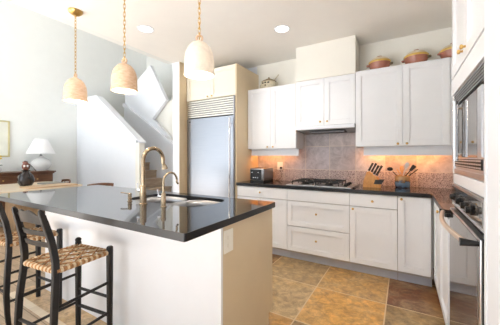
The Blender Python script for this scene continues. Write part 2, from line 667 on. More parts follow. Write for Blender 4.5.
m = MB().prism([(-4.84, 3.50, 0), (LX + 0.002, 3.50, 0), (LX + 0.002, 3.50, hw(-6.28)), (-6.28, 3.50, hw(-6.28)), (-4.84, 3.50, hw(-4.84))], (0, 0.12, 0))
hwp = m.build('half_wall', TRIMW, st)
m = MB().prism([(-4.70, 3.48, hw(-4.70)), (-6.29, 3.48, hw(-6.29)), (LX + 0.002, 3.48, hw(-6.29)), (LX + 0.002, 3.48, hw(-6.29) + 0.035), (-6.30, 3.48, hw(-6.29) + 0.035), (-4.70, 3.48, hw(-4.70) + 0.035)], (0, 0.16, 0))
m.build('cap', TRIMW, hwp)
MB().box(-4.85, -4.72, 3.495, 3.625, 0, hw(-4.72) - 0.005, 0.004).build('newel_post', WALLK, st)


def mw(X):
    return 2.50 - (X + 6.286) * 0.603


m = MB().prism([(-4.45, 4.41, 0), (-6.6, 4.41, 0), (-6.6, 4.41, mw(-6.6)), (-4.45, 4.41, mw(-4.45))], (0, 0.09, 0))
mwp = m.build('half_wall', TRIMW, st)
m = MB().prism([(-4.45, 4.37, mw(-4.45) - 0.05), (-6.6, 4.37, mw(-6.6) - 0.05), (-6.6, 4.37, mw(-6.6) + 0.04), (-4.45, 4.37, mw(-4.45) + 0.04)], (0, 0.15, 0))
m.build('cap', TRIMW, mwp)
pts = [(-6.6, 2.55), (-6.6, 3.0), (-6.43, 3.07), (-5.57, 3.60), (-4.99, 2.66), (-5.48, 2.23), (-4.85, 1.72), (-5.2, 1.85)]
m = MB().prism([(x, 4.44, z) for x, z in pts], (0, 0.09, 0))
m.build('guard_panel', TRIMW, st)
warm_point('stair_lamp', (-4.3, 4.5, 2.45), 3, (1.0, 0.72, 0.5), 0.1)

# ------------------------------------------------------------------ cabinets
G_KNOB = 0.014


def mapper(face, plane):
    if face == '-Y':
        return lambda u, n, v: (u, plane - n, v)
    return lambda u, n, v: (plane - n, u, v)     # faces -X, u runs along Y


def fbox(m, mp, u0, u1, n0, n1, v0, v1, bev=0.0):
    a, b = mp(u0, n0, v0), mp(u1, n1, v1)
    m.box(min(a[0], b[0]), max(a[0], b[0]), min(a[1], b[1]), max(a[1], b[1]), min(a[2], b[2]), max(a[2], b[2]), bev)


def front(mp, u0, u1, v0, v1, root, kind='door', mat=None, knobs=(), rail=0.055, flat=False, g=0.002):
    """shaker door / drawer front 20 mm thick standing on the carcass face (n 0..0.02)"""
    mat = mat or WHITE
    m = MB()
    u0 += g; u1 -= g; v0 += g; v1 -= g
    if flat:
        fbox(m, mp, u0, u1, 0.001, 0.02, v0, v1, 0.002)
    else:
        fbox(m, mp, u0, u0 + rail, 0.001, 0.02, v0, v1, 0.0015)
        fbox(m, mp, u1 - rail, u1, 0.001, 0.02, v0, v1, 0.0015)
        fbox(m, mp, u0 + rail, u1 - rail, 0.001, 0.02, v0, v0 + rail, 0.0015)
        fbox(m, mp, u0 + rail, u1 - rail, 0.001, 0.02, v1 - rail, v1, 0.0015)
        fbox(m, mp, u0 + rail, u1 - rail, 0.001, 0.007, v0 + rail, v1 - rail)
        # small ogee strip round the panel
        q = 0.008
        a0, a1, b0, b1 = u0 + rail, u1 - rail, v0 + rail, v1 - rail
        fbox(m, mp, a0, a0 + q, 0.007, 0.013, b0, b1)
        fbox(m, mp, a1 - q, a1, 0.007, 0.013, b0, b1)
        fbox(m, mp, a0, a1, 0.007, 0.013, b0, b0 + q)
        fbox(m, mp, a0, a1, 0.007, 0.013, b1 - q, b1)
    o = m.build(kind, mat, root)
    for (ku, kv) in knobs:
        m = MB()
        prof = [(0.006, 0.0), (0.005, 0.009), (0.010, 0.012), (0.0125, 0.018), (0.010, 0.023), (0.003, 0.025)]
        c = mp(ku, 0.02, kv)
        if mp(0, 1, 0)[0] != mp(0, 0, 0)[0]:
            m.lathe([(r, -z) for r, z in prof], c, 14, 'x')
        else:
            m.lathe([(r, -z) for r, z in prof], c, 14, 'y')
        m.build('knob', BRASS, o, smooth=True)
    return o


CF = 3.00   # carcass front (doors stand proud to 2.98)
back = mapper('-Y', CF)


def base_unit(x0, x1, label, name='base_cabinet'):
    r = thing(name, label, 'cabinet', ((x0 + x1) / 2, 3.3, 0))
    MB().box(x0 + 0.0015, x1 - 0.0015, CF, WY - 0.014, 0.105, 0.872).build('body', SEAM, r)
    MB().box(x0 + 0.0015, x1 - 0.0015, 3.075, 3.10, 0.0, 0.106).build('toe_kick', TOEK, r)
    return r


r = base_unit(-1.96, -1.23, 'white base cabinet with one wide drawer over two doors, beside the fridge panel')
front(back, -1.96, -1.23, 0.735, 0.870, r, 'drawer', knobs=[(-1.60, 0.803)], flat=True)
front(back, -1.96, -1.60, 0.125, 0.730, r, 'door', knobs=[(-1.64, 0.69)])
front(back, -1.60, -1.23, 0.125, 0.730, r, 'door', knobs=[(-1.56, 0.69)])
r = base_unit(-1.23, -0.506, 'white three-drawer base cabinet under the gas cooktop')
front(back, -1.23, -0.506, 0.735, 0.870, r, 'drawer_panel', flat=True)
front(back, -1.23, -0.506, 0.430, 0.730, r, 'drawer', knobs=[(-0.868, 0.60)])
front(back, -1.23, -0.506, 0.125, 0.425, r, 'drawer', knobs=[(-0.868, 0.29)])
r = base_unit(-0.506, -0.053, 'white base cabinet with a drawer above a single door, right of the cooktop drawers')
front(back, -0.506, -0.053, 0.735, 0.870, r, 'drawer', knobs=[(-0.28, 0.80)], flat=True)
front(back, -0.506, -0.053, 0.125, 0.730, r, 'door', knobs=[(-0.470, 0.705)])
r = base_unit(-0.053, 0.238, 'narrow white full-door base cabinet in the corner below the utensil crock')
front(back, -0.053, 0.222, 0.125, 0.870, r, 'door', knobs=[(-0.02, 0.845)])
# right-hand run between corner and oven
RF = 0.262
rgt = mapper('-X', RF)
r = thing('base_cabinet', 'white base cabinet on the right wall between the corner and the oven', 'cabinet', (0.45, 2.5, 0))
MB().box(RF, 0.73, 2.065, 2.997, 0.105, 0.872).build('body', SEAM, r)
MB().box(0.33, 0.35, 2.065, 3.07, 0.0, 0.106).build('toe_kick', TOEK, r)
front(rgt, 2.53, 2.975, 0.125, 0.870, r, 'door', knobs=[])
front(rgt, 2.07, 2.53, 0.125, 0.870, r, 'door', knobs=[(2.485, 0.835)])

# countertop (L-shaped, one slab)
m = MB()
m.prism([(-1.963, 2.958, 0.876), (0.213, 2.958, 0.876), (0.225, 2.946, 0.876), (0.225, 2.064, 0.876), (0.737, 2.064, 0.876), (0.737, 3.586, 0.876), (-1.963, 3.586, 0.876)], (0, 0, 0.039))
o = m.build('countertop', GRANITE)
o.data.materials.append(plain('honed_granite_front', (12, 13, 18), 0.35, var=0.15, vs=120))
for p in o.data.polygons:
    if abs(p.normal.z) < 0.5:
        p.material_index = 1
bv = o.modifiers.new('bevel', 'BEVEL'); bv.width = 0.004; bv.segments = 2
tag(o, 'polished black granite L-shaped countertop along the back wall', 'countertop')

# wall cabinets
UF = 3.287
up = mapper('-Y', UF)


def wall_unit(x0, x1, z0, z1, label, xm, knz, valance=None, xb=None):
    r = thing('wall_cabinet', label, 'cabinet', ((x0 + x1) / 2, 3.45, z0))
    MB().box(x0, xb or x1, UF, WY - 0.001, z0, z1).build('body', WHITE, r)
    front(up, x0, xm, z0, z1, r, 'door', knobs=[(xm - 0.045, knz)], rail=0.06, g=0.0015)
    front(up, xm, x1, z0, z1, r, 'door', knobs=[(xm + 0.04, knz)], rail=0.06, g=0.0015)
    if valance:
        MB().box(valance[0], valance[1], 3.36, 3.385, 1.277, z0, 0.002).build('light_valance', TRIMW, r)
    return r


wall_unit(-1.961, -1.224, 1.372, 2.235, 'white two-door wall cabinet beside the fridge, above the toaster', -1.592, 1.40, (-1.955, -1.224))
wall_unit(-1.222, -0.490, 1.655, 2.245, 'short white two-door wall cabinet above the range hood', -0.855, 1.70)
wall_unit(-0.488, 0.400, 1.380, 2.262, 'tall white two-door wall cabinet above the knife block and crock', -0.010, 1.405, (-0.412, 0.735), 0.737)
# warm strips under the cabinets
area('undercabinet_light_left', (-1.64, 3.47, 1.355), (0, 0, 0), 0.5, 0.14, 1.5, (1.0, 0.40, 0.11))
area('undercabinet_light_right', (-0.02, 3.47, 1.365), (0, 0, 0), 0.76, 0.14, 3.0, (1.0, 0.40, 0.11))

# range hood
r = thing('range_hood', 'slim white and steel range hood under the short wall cabinet', 'range hood', (-0.856, 3.4, 1.575))
MB().hexa([(-1.20, 3.25, 1.603), (-0.494, 3.25, 1.603), (-0.494, 3.57, 1.575), (-1.20, 3.57, 1.575), (-1.20, 3.25, 1.653), (-0.494, 3.25, 1.653), (-0.494, 3.57, 1.653), (-1.20, 3.57, 1.653)]).build('body', STEELD, r)
MB().box(-1.218, -0.492, 3.222, 3.250, 1.608, 1.650, 0.004).build('front_lip', TRIMW, r)
MB().box(-1.05, -0.62, 3.32, 3.50, 1.570, 1.588, 0.002).build('filter', STEELR, r)

# ------------------------------------------------------------------ refrigerator and its surround
r = thing('fridge_cabinet', 'cream two-door cabinet and tall side panel built around the fridge', 'cabinet', (-2.43, 3.3, 0))
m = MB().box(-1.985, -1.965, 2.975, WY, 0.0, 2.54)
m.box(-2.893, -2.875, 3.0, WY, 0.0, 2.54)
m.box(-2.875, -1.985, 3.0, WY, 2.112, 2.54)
m.build('body', CREAM_SHADED, r)  # side panel colour carries painted warm shade
fm = mapper('-Y', 3.0)
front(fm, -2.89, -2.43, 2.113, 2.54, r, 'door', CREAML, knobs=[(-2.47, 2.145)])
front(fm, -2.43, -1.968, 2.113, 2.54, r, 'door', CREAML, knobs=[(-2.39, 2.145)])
r = thing('refrigerator', 'built-in stainless steel refrigerator with a louvred top grille', 'refrigerator', (-2.43, 3.3, 0))
MB().box(-2.873, -1.987, 3.01, 3.58, 0.02, 2.108).build('body', STEELD, r)
d = MB().box(-2.868, -2.005, 2.965, 3.008, 0.10, 1.835, 0.004).build('door', FRIDGES, r)
m = MB().tube([(-2.035, 2.905, 0.45), (-2.035, 2.905, 1.80)], 0.013, 12)
for z in (0.50, 1.72):
    m.tube([(-2.035, 2.905, z), (-2.035, 2.966, z)], 0.009, 8)
m.build('handle', CHROME, d, smooth=True)
MB().box(-2.832, -2.792, 2.962, 2.966, 1.785, 1.797, 0.001).build('badge', DARKGAP, d)
g = MB().box(-2.868, -1.99, 2.985, 3.009, 1.845, 2.105).build('grille', DARKGAP, r)
m = MB()
for k in range(8):
    z = 1.850 + k * 0.032
    m.box(-2.866, -1.995, 2.964, 2.985, z, z + 0.0225, 0.002)
m.build('louvre', LOUV, g)
m = MB().box(-2.004, -1.987, 2.955, 3.0, 0.1, 2.105)
m.build('edge_trim', STEELD, r)

# ------------------------------------------------------------------ island
r = thing('island_cabinet', 'white kitchen island base with a cream end panel', 'kitchen island', (-1.9, 1.48, 0))
m = MB().box(-2.95, -0.885, 1.155, 1.74, 0.0, 0.66).box(-0.885, -0.865, 1.155, 1.172, 0.0, 0.874)
m.box(-2.95, -0.885, 1.74, 1.80, 0.10, 0.66)
m.box(-2.95, -0.885, 1.155, 1.31, 0.66, 0.874).box(-2.95, -0.885, 1.75, 1.80, 0.66, 0.874).box(-2.95, -2.03, 1.31, 1.75, 0.66, 0.874).box(-1.19, -0.885, 1.31, 1.75, 0.66, 0.874)
m.build('body', WHITE, r)
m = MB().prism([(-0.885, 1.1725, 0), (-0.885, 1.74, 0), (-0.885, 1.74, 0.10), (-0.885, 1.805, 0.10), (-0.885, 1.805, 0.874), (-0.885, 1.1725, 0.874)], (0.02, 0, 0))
m.build('end_panel', CREAM_SHADED, r)  # tan here paints the warm shade on the island's end
# sink side doors
im = lambda u, n, v: (u, 1.80 + n, v)
for a, b2 in ((-2.93, -2.45), (-2.45, -1.97), (-1.97, -1.6), (-1.6, -1.23), (-1.23, -0.90)):
    front(im, a, b2, 0.12, 0.86, r, 'door', WHITE)

# island worktop with sink cut-out
SX0, SX1, SY0, SY1 = -2.00, -1.205, 1.33, 1.73


def rrect(x0, x1, y0, y1, rad, n=8):
    p = []
    for cx, cy, a0 in ((x1 - rad, y1 - rad, 0), (x0 + rad, y1 - rad, 90), (x0 + rad, y0 + rad, 180), (x1 - rad, y0 + rad, 270)):
        for i in range(n + 1):
            a = math.radians(a0 + 90 * i / n)
            p.append((cx + rad * math.cos(a), cy + rad * math.sin(a)))
    return p


b = bmesh.new()
outer = rrect(-3.27, -0.848, 0.862, 1.830, 0.012, 3)
inner = rrect(SX0, SX1, SY0, SY1, 0.12)
es = []
for z in (0.915, 0.875):
    for loop in (outer, inner):
        vs = [b.verts.new((x, y, z)) for x, y in loop]
        es.append((vs, [b.edges.new((vs[i], vs[(i + 1) % len(vs)])) for i in range(len(vs))]))
bmesh.ops.triangle_fill(b, edges=es[0][1] + es[1][1], use_beauty=True)
bmesh.ops.triangle_fill(b, edges=es[2][1] + es[3][1], use_beauty=True)
for t, u in ((0, 2), (1, 3)):
    A, B = es[t][0], es[u][0]
    for i in range(len(A)):
        b.faces.new([A[i], A[(i + 1) % len(A)], B[(i + 1) % len(A)], B[i]])
mm = MB()
mm.b.free()
mm.b = b
o = mm.build('island_countertop', GRANITE)
o.data.materials.append(plain('honed_granite_edge', (14, 14, 18), 0.35, var=0.15, vs=120))
for p in o.data.polygons:
    if abs(p.normal.z) < 0.5:
        p.material_index = 1
bv = o.modifiers.new('bevel', 'BEVEL'); bv.width = 0.003; bv.segments = 2; bv.limit_method = 'ANGLE'; bv.angle_limit = math.radians(60)
tag(o, 'polished black granite worktop on the kitchen island', 'countertop')

# sink
r = thing('kitchen_sink', 'stainless steel double-bowl sink set into the island worktop', 'sink', (-1.61, 1.53, 0.70))
for x0, x1 in ((SX0 - 0.002, -1.60), (-1.575, SX1 + 0.002)):
    b = bmesh.new()
    rings = []
    for (ins, z, rad) in ((0.005, 0.892, 0.11), (0.008, 0.84, 0.11), (0.012, 0.72, 0.10), (0.05, 0.70, 0.08)):
        rings.append([b.verts.new((x, y, z)) for x, y in rrect(x0 + ins, x1 - ins, SY0 + ins, SY1 - ins, rad, 6)])
    for A, B in zip(rings, rings[1:]):
        for i in range(len(A)):
            b.faces.new([A[i], A[(i + 1) % len(A)], B[(i + 1) % len(A)], B[i]])
    b.faces.new(rings[-1])
    mm = MB(); mm.b.free(); mm.b = b
    o = mm.build('bowl', STEELD, r, smooth=True)
    so = o.modifiers.new('solid', 'SOLIDIFY'); so.thickness = 0.002
    MB().lathe([(0.045, 0.0), (0.045, 0.004), (0.03, 0.003), (0.001, 0.001)], ((x0 + x1) / 2, 1.53, 0.702), 20).build('drain', CHROME, o, smooth=True)
MB().box(-1.6, -1.575, SY0 + 0.02, SY1 - 0.02, 0.80, 0.855, 0.008).build('divider', STEELD, r)


def gooseneck(name, label, x, y, h_body, r_body, r_pipe, z_top, R, drop, tip):
    z0 = 0.9155
    r = thing(name, label, 'faucet', (x, y, z0))
    MB().lathe([(r_body * 1.25, 0), (r_body * 1.25, 0.006), (r_body, 0.009), (r_body, h_body - 0.004), (r_body * 0.85, h_body), (r_pipe, h_body + 0.002)], (x, y, z0), 20).build('body', NICKEL, r, smooth=True)
    zc = z_top - R
    pts = [(x, y, z0 + h_body - 0.01), (x, y, zc - 0.05)]
    for i in range(0, 17):
        a = PI - (PI * 1.06) * i / 16
        pts.append((x, y + R + R * math.cos(a), zc + R * math.sin(a)))
    l = pts[-1]
    pts.append((l[0], l[1] + 0.012, l[2] - drop))
    sp = MB().tube(pts, r_pipe, 12).build('spout', NICKEL, r, smooth=True)
    e = pts[-1]
    if tip:
        MB().tube([(e[0], e[1] - 0.002, e[2] + 0.012), (e[0], e[1] + 0.003, e[2] - 0.008), (e[0], e[1] + 0.006, e[2] - 0.022)], [r_pipe * 1.05, r_pipe * 1.5, r_pipe * 1.7], 14).build('spray_head', NICKEL, sp, smooth=True)
    lv = MB().tube([(x - r_body * 0.6, y, z0 + h_body * 0.72), (x - r_body - 0.028, y, z0 + h_body * 0.74)], r_body * 0.52, 12)
    lv.ball((x - r_body - 0.03, y, z0 + h_body * 0.74), r_body * 0.62)
    lo = lv.build('lever_hub', CHROME, r, smooth=True)
    MB().tube([(x - r_body - 0.03, y, z0 + h_body * 0.74), (x - r_body - 0.045, y, z0 + h_body * 0.74 + 0.05)], 0.0035, 8).build('lever', CHROME, lo, smooth=True)
    return r


gooseneck('gooseneck_faucet', 'tall brushed nickel gooseneck faucet in front of the island sink', -1.645, 1.25, 0.135, 0.0235, 0.0145, 1.326, 0.092, 0.03, True)
gooseneck('filter_faucet', 'small slender gooseneck water tap right of the tall faucet', -1.43, 1.25, 0.095, 0.0165, 0.0075, 1.150, 0.062, 0.012, False)
r = thing('mixer_handle', 'brushed nickel single lever mixer handle left of the tall faucet', 'faucet handle', (-1.836, 1.275, 0.9155))
MB().lathe([(0.019, 0), (0.019, 0.004), (0.014, 0.008), (0.014, 0.022), (0.018, 0.024), (0.018, 0.027), (0.014, 0.030), (0.014, 0.062), (0.006, 0.066)], (-1.836, 1.275, 0.9155), 18).build('body', NICKEL, r, smooth=True)
MB().tube([(-1.836, 1.275, 0.974), (-1.925, 1.258, 0.980)], 0.0042, 8).build('lever', NICKEL, r, smooth=True)

# switch plate on the island end
r = thing('switch_plate', 'ivory double switch plate on the cream end panel of the island', 'light switch', (-0.864, 1.22, 0.73))
MB().box(-0.8645, -0.858, 1.176, 1.264, 0.718, 0.846, 0.002).build('plate', PLATE, r)
for z in (0.76, 0.805):
    MB().box(-0.8585, -0.853, 1.207, 1.227, z - 0.012, z + 0.012, 0.001).build('rocker', PLATE, r)

# ------------------------------------------------------------------ cooktop and counter-top things
r = thing('gas_cooktop', 'stainless gas cooktop with black cast iron grates on the back counter', 'cooktop', (-0.88, 3.25, 0.9155))
MB().box(-1.255, -0.495, 3.0, 3.51, 0.9155, 0.924, 0.003).build('tray', STEEL, r)
for gx in (-1.055, -0.765):
    gr = MB()
    x0, x1, y0, y1, z = gx - 0.13, gx + 0.13, 3.04, 3.47, 0.970
    q = 0.0055
    for (a, c) in (((x0, y0), (x1, y0)), ((x0, y1), (x1, y1)), ((x0, y0), (x0, y1)), ((x1, y0), (x1, y1)), ((x0, 3.255), (x1, 3.255))):
        gr.box(min(a[0], c[0]) - q, max(a[0], c[0]) + q, min(a[1], c[1]) - q, max(a[1], c[1]) + q, z - 0.012, z, 0.002)
    for by in (3.147, 3.363):
        for (dx, dy) in ((1, 0), (-1, 0), (0, 1), (0, -1)):
            gr.box(min(gx + dx * 0.03, gx + dx * 0.13) - (q if dx == 0 else 0), max(gx + dx * 0.03, gx + dx * 0.13) + (q if dx == 0 else 0),
                   min(by + dy * 0.03, by + dy * 0.107) - (q if dy == 0 else 0), max(by + dy * 0.03, by + dy * 0.107) + (q if dy == 0 else 0), z - 0.010, z + 0.004, 0.002)
    for fx in (x0, x1):
        for fy in (y0, 3.255, y1):
            gr.box(fx - q, fx + q, fy - q, fy + q, 0.924, z - 0.006)
    gr.build('grate', IRON, r)
    for by in (3.147, 3.363):
        MB().lathe([(0.052, 0), (0.052, 0.006), (0.04, 0.010), (0.04, 0.02), (0.034, 0.026), (0.001, 0.027)], (gx, by, 0.924), 20).build('burner', IRON, r, smooth=True)
for ky in (3.10, 3.20, 3.30, 3.40):
    MB().lathe([(0.021, 0), (0.021, 0.012), (0.017, 0.026), (0.001, 0.027)], (-0.572, ky, 0.924), 16).build('control_knob', BLACK, r, smooth=True)

# flat black spatula lying on the counter beside the cooktop
m = MB().box(-0.487, -0.462, 3.04, 3.23, 0.9165, 0.926, 0.003)
m.box(-0.494, -0.455, 3.20, 3.30, 0.9165, 0.921, 0.001)
tag(m.build('spatula', BLACK), 'short black spatula lying on the counter right of the cooktop', 'spatula')

# toaster
r = thing('toaster', 'stainless toaster with a black control panel beside the fridge panel', 'toaster', (-1.755, 3.31, 0.9155))
MB().box(-1.872, -1.640, 3.16, 3.47, 0.935, 1.105, 0.022).build('body', STEELD, r, smooth=True)
MB().box(-1.865, -1.647, 3.165, 3.465, 0.9155, 0.936, 0.004).build('base', BLACK, r)
cp = MB().box(-1.850, -1.680, 3.153, 3.162, 0.948, 1.085, 0.003).build('control_panel', BLACK, r)
for x in (-1.815, -1.72):
    MB().box(x - 0.012, x + 0.012, 3.140, 3.155, 1.042, 1.050, 0.002).build('lever', CHROME, cp)
for x in (-1.80, -1.77, -1.735):
    MB().lathe([(0.007, 0), (0.007, -0.008), (0.001, -0.009)], (x, 3.153, 0.975), 10, 'y').build('button', STEEL, cp)
MB().box(-1.82, -1.79, 3.20, 3.44, 1.1035, 1.1062).build('slot', DARKGAP, r)
MB().box(-1.73, -1.70, 3.20, 3.44, 1.1035, 1.1062).build('slot', DARKGAP, r)
# outlet
r = thing('wall_outlet', 'white double wall outlet on the tile right of the toaster', 'outlet', (-1.585, 3.585, 1.13))
MB().box(-1.635, -1.545, 3.581, 3.5878, 1.07, 1.185, 0.002).build('plate', OUTW, r)
for z in (1.10, 1.152):
    MB().box(-1.605, -1.575, 3.578, 3.582, z - 0.014, z + 0.014, 0.001).build('socket', OUTW, r)
r = thing('power_plug', 'black plug and thin cord hanging from the wall outlet', 'power cord', (-1.57, 3.56, 0.92))
MB().box(-1.580, -1.555, 3.550, 3.577, 1.085, 1.115, 0.003).build('plug', BLACK, r)
MB().tube([(-1.567, 3.556, 1.087), (-1.56, 3.54, 1.05), (-1.54, 3.52, 1.0), (-1.545, 3.51, 0.955), (-1.58, 3.50, 0.922), (-1.625, 3.49, 0.9205)], 0.003, 6).build('cord', BLACK, r, smooth=True)

# knife block
kb = thing('knife_block', 'slanted beech knife block on the back counter left of the crock', 'knife block', (-0.31, 3.30, 0.9155))
pr = [(-0.405, 0.9155), (-0.225, 0.9155), (-0.218, 0.975), (-0.262, 1.035), (-0.345, 1.098), (-0.365, 1.090), (-0.400, 0.985)]
MB().prism([(x, 3.245, z) for x, z in pr], (0, 0.115, 0)).build('body', KNIFEW, kb)
MB().hexa([(-0.292, 3.242, 0.955), (-0.214, 3.242, 0.955), (-0.214, 3.36, 0.955), (-0.292, 3.36, 0.955), (-0.275, 3.242, 1.005), (-0.185, 3.242, 1.005), (-0.185, 3.36, 1.005), (-0.275, 3.36, 1.005)]).build('steak_knife_rack', BLACK, kb)
dk = Vector((0.38, 0.0, 0.75)).normalized()
ki = 0
spots = [(-0.352, 3.265, 0.105), (-0.298, 3.265, 0.115), (-0.328, 3.33, 0.115), (-0.276, 3.33, 0.13)]
klab = ['leftmost black-handled knife standing in the beech block', 'third black-handled knife from the left in the beech block',
        'second black-handled knife from the left in the beech block', 'rightmost and longest black-handled knife in the beech block']
for (x, y, L), lb in zip(spots, klab):
    zb = 1.098 - (x + 0.345) * 0.76 if x > -0.345 else 1.098
    p0 = Vector((x + 0.004, y, zb))
    kn = thing('knife', lb, 'knife', tuple(p0), 0, 'knives in the block')
    MB().tube([p0 + dk * 0.004, p0 + dk * 0.012, p0 + dk * L * 0.5, p0 + dk * L], [0.9, 1.0, 0.85, 1.05], square=(0.0085, 0.012)).build('handle', BLACK, kn)
    MB().tube([p0 - dk * 0.03, p0 + dk * 0.006], 1.0, square=(0.0015, 0.009)).build('blade', STEEL, kn)

# crock with utensils
CX, CY = -0.012, 3.43
o = MB().lathe([(0.001, 0.004), (0.074, 0.0), (0.080, 0.006), (0.083, 0.04), (0.081, 0.10), (0.078, 0.145), (0.084, 0.152), (0.084, 0.160), (0.075, 0.160), (0.072, 0.14), (0.074, 0.02), (0.001, 0.012)], (0, 0, 0), 32).build('utensil_crock', CROCKM, smooth=True)
o.location = (CX, CY, 0.9155)
o.scale = (0.92, 0.92, 0.84)
tag(o, 'glazed stoneware crock, tan above and blue below, on the back counter', 'crock')
zc = 0.9155


def utensil(name, label, base, tipv, mat, kind, cat):
    b0 = Vector((CX + base[0], CY + base[1], zc + 0.05))
    t = Vector((CX + tipv[0], CY + tipv[1], zc + tipv[2]))
    d = (t - b0).normalized()
    m = MB().tube([b0, t - d * 0.04], [0.005, 0.0055], 8)
    side = d.cross(Vector((0, -1, 0))).normalized()
    if kind == 'spoon':
        m.ball(t, 0.030, 14, (1.05, 0.35, 0.75))
    elif kind == 'flat':
        a = t - d * 0.045
        w2 = 0.022
        e = Vector((0, 0.003, 0))
        m.hexa([a - side * w2 * 0.6 - e, a + side * w2 * 0.6 - e, a + side * w2 * 0.6 + e, a - side * w2 * 0.6 + e,
                t + d * 0.03 - side * w2 - e, t + d * 0.03 + side * w2 - e, t + d * 0.03 + side * w2 + e, t + d * 0.03 - side * w2 + e])
    elif kind == 'paddle':
        m.tube([t - d * 0.05, t - d * 0.02, t + d * 0.01, t + d * 0.025], [0.5, 1.0, 1.0, 0.6], square=(0.020, 0.005))
    tag(m.build(name, mat, smooth=(kind == 'spoon')), label, cat, 'utensils in the crock')


WOODU = wood('utensil_wood', (190, 140, 84), (220, 176, 120), 0.5, (3, 3, 1), 20)
utensil('ladle', 'black ladle leaning left out of the crock', (0.02, 0.0), (-0.125, 0.0, 0.205), BLACK, 'spoon', 'ladle')
utensil('spatula', 'white spatula standing tallest in the crock', (-0.02, -0.01), (0.045, -0.02, 0.262), CERW, 'paddle', 'spatula')
utensil('spatula', 'black slotted turner leaning right out of the crock', (-0.03, 0.02), (0.10, 0.0, 0.225), BLACK, 'flat', 'spatula')
utensil('wooden_spoon', 'wooden spoon standing upright in the crock behind the white spatula', (0.0, 0.02), (-0.008, 0.03, 0.215), WOODU, 'paddle', 'spoon')
utensil('spatula', 'narrow black spatula leaning farthest right in the crock', (-0.03, -0.02), (0.128, -0.02, 0.195), BLACK, 'paddle', 'spatula')
utensil('wooden_spoon', 'small wooden spoon leaning left between ladle and white spatula', (0.03, 0.02), (-0.045, 0.01, 0.185), WOODU, 'paddle', 'spoon')

# ------------------------------------------------------------------ pots on the cabinets
ZT = 2.2635
cas = thing('casserole_dish', 'terracotta and cream lidded casserole on the right wall cabinet, nearest the white chase', 'casserole dish', (-0.247, 3.43, ZT), 0.1, 'lidded casseroles on the cabinet')
cas.scale = (0.83, 0.83, 0.92)
bo = MB().lathe([(0.001, 0.0), (0.095, 0.0), (0.112, 0.02), (0.132, 0.075), (0.140, 0.108), (0.134, 0.108), (0.12, 0.05), (0.001, 0.02)], n=32).build('bowl', TERRA, cas, True, True)
for s in (-1, 1):
    MB().tube([(s * 0.128, -0.03, 0.09), (s * 0.163, -0.018, 0.092), (s * 0.163, 0.018, 0.092), (s * 0.128, 0.03, 0.09)], 0.009, 8).build('handle', HOUSER if s > 0 else TERRA, bo, True, True)
MB().lathe([(0.1405, 0.104), (0.144, 0.112), (0.144, 0.124), (0.137, 0.130)], n=32).build('rim_band', YELG, bo, True, True)
ld = MB().lathe([(0.137, 0.127), (0.128, 0.142), (0.100, 0.165), (0.055, 0.183), (0.001, 0.189)], n=32).build('lid', CREAMG, cas, True, True)
MB().tube([(-0.035, 0, 0.184), (-0.02, 0, 0.199), (0.02, 0, 0.199), (0.035, 0, 0.184)], 0.008, 8).build('lid_handle', TERRA, ld, True, True)
dup(cas, (0.118, 3.43, ZT), -0.2, 'terracotta and cream lidded casserole on the right wall cabinet, middle one of three')
c3 = dup(cas, (0.445, 3.43, ZT), 0.3, 'terracotta and cream lidded casserole half hidden by the tall oven cabinet')

# small house-shaped stoneware jar with a ladle
hj = thing('house_jar', 'small beige house-shaped stoneware pot with a ladle above the left wall cabinet', 'ceramic pot', (-1.70, 3.43, 2.2365), 0.0)
hj.scale = (0.95, 0.95, 0.95)
bd = MB().lathe([(0.001, 0), (0.085, 0), (0.115, 0.03), (0.125, 0.07), (0.118, 0.11), (0.10, 0.125), (0.09, 0.125), (0.001, 0.10)], n=28).build('body', HOUSEC, hj, True, True)
for x in (-0.045, 0.0, 0.045):
    MB().box(x - 0.014, x + 0.014, -0.128 + abs(x) * 0.2, -0.10, 0.08, 0.10, 0.003).build('window', DARKGAP, bd, False, True)
MB().box(-0.012, 0.012, -0.126, -0.1, 0.035, 0.065, 0.003).build('window', HOUSER, bd, False, True)
for s in (-1, 1):
    MB().tube([(s * 0.112, 0, 0.05), (s * 0.148, 0, 0.06), (s * 0.148, 0, 0.09), (s * 0.112, 0, 0.10)], 0.009, 8).build('handle', HOUSEC, bd, True, True)
rf = MB().lathe([(0.122, 0.122), (0.10, 0.140), (0.05, 0.165), (0.018, 0.18), (0.014, 0.195), (0.001, 0.2)], n=8).build('roof_lid', HOUSER, hj, False, True)
MB().tube([(0.06, 0, 0.12), (0.10, 0, 0.15), (0.165, 0, 0.215)], 0.007, 8).build('ladle_handle', HOUSEC, hj, True, True)

# ------------------------------------------------------------------ tall oven cabinet, microwave, oven
TF = 0.280
tm = mapper('-X', TF)
r = thing('oven_cabinet', 'tall white oven cabinet on the right reaching the ceiling', 'cabinet', (0.5, 1.66, 0))
m = MB().box(TF, 0.735, 2.03, 2.06, 0.0, 2.68)
m.box(TF, 0.735, 1.268, 1.292, 0.0, 2.68)
m.box(TF, 0.735, 1.292, 2.03, 1.735, 2.68)
m.box(TF, 0.735, 1.292, 2.03, 1.105, 1.155)
m.box(TF, 0.735, 1.292, 2.03, 0.0, 0.14)
m.build('body', WHITE, r)
m = MB()
fbox(m, tm, 1.268, 2.06, 0.0, 0.02, 1.640, 1.735, 0.002)
fbox(m, tm, 1.268, 1.312, 0.0, 0.014, 1.10, 1.64, 0.001)
fbox(m, tm, 2.03, 2.06, 0.0, 0.014, 1.10, 1.64, 0.001)
fbox(m, tm, 1.268, 2.06, 0.0, 0.014, 1.103, 1.160, 0.001)
m.build('face_frame', WHITE, r)
front(tm, 1.268, 1.664, 1.745, 2.66, r, 'door', knobs=[(1.63, 1.80)], rail=0.06)
front(tm, 1.664, 2.06, 1.745, 2.66, r, 'door', knobs=[(1.70, 1.80)], rail=0.06)
front(tm, 1.268, 2.06, 0.02, 0.13, r, 'toe_panel', flat=True)

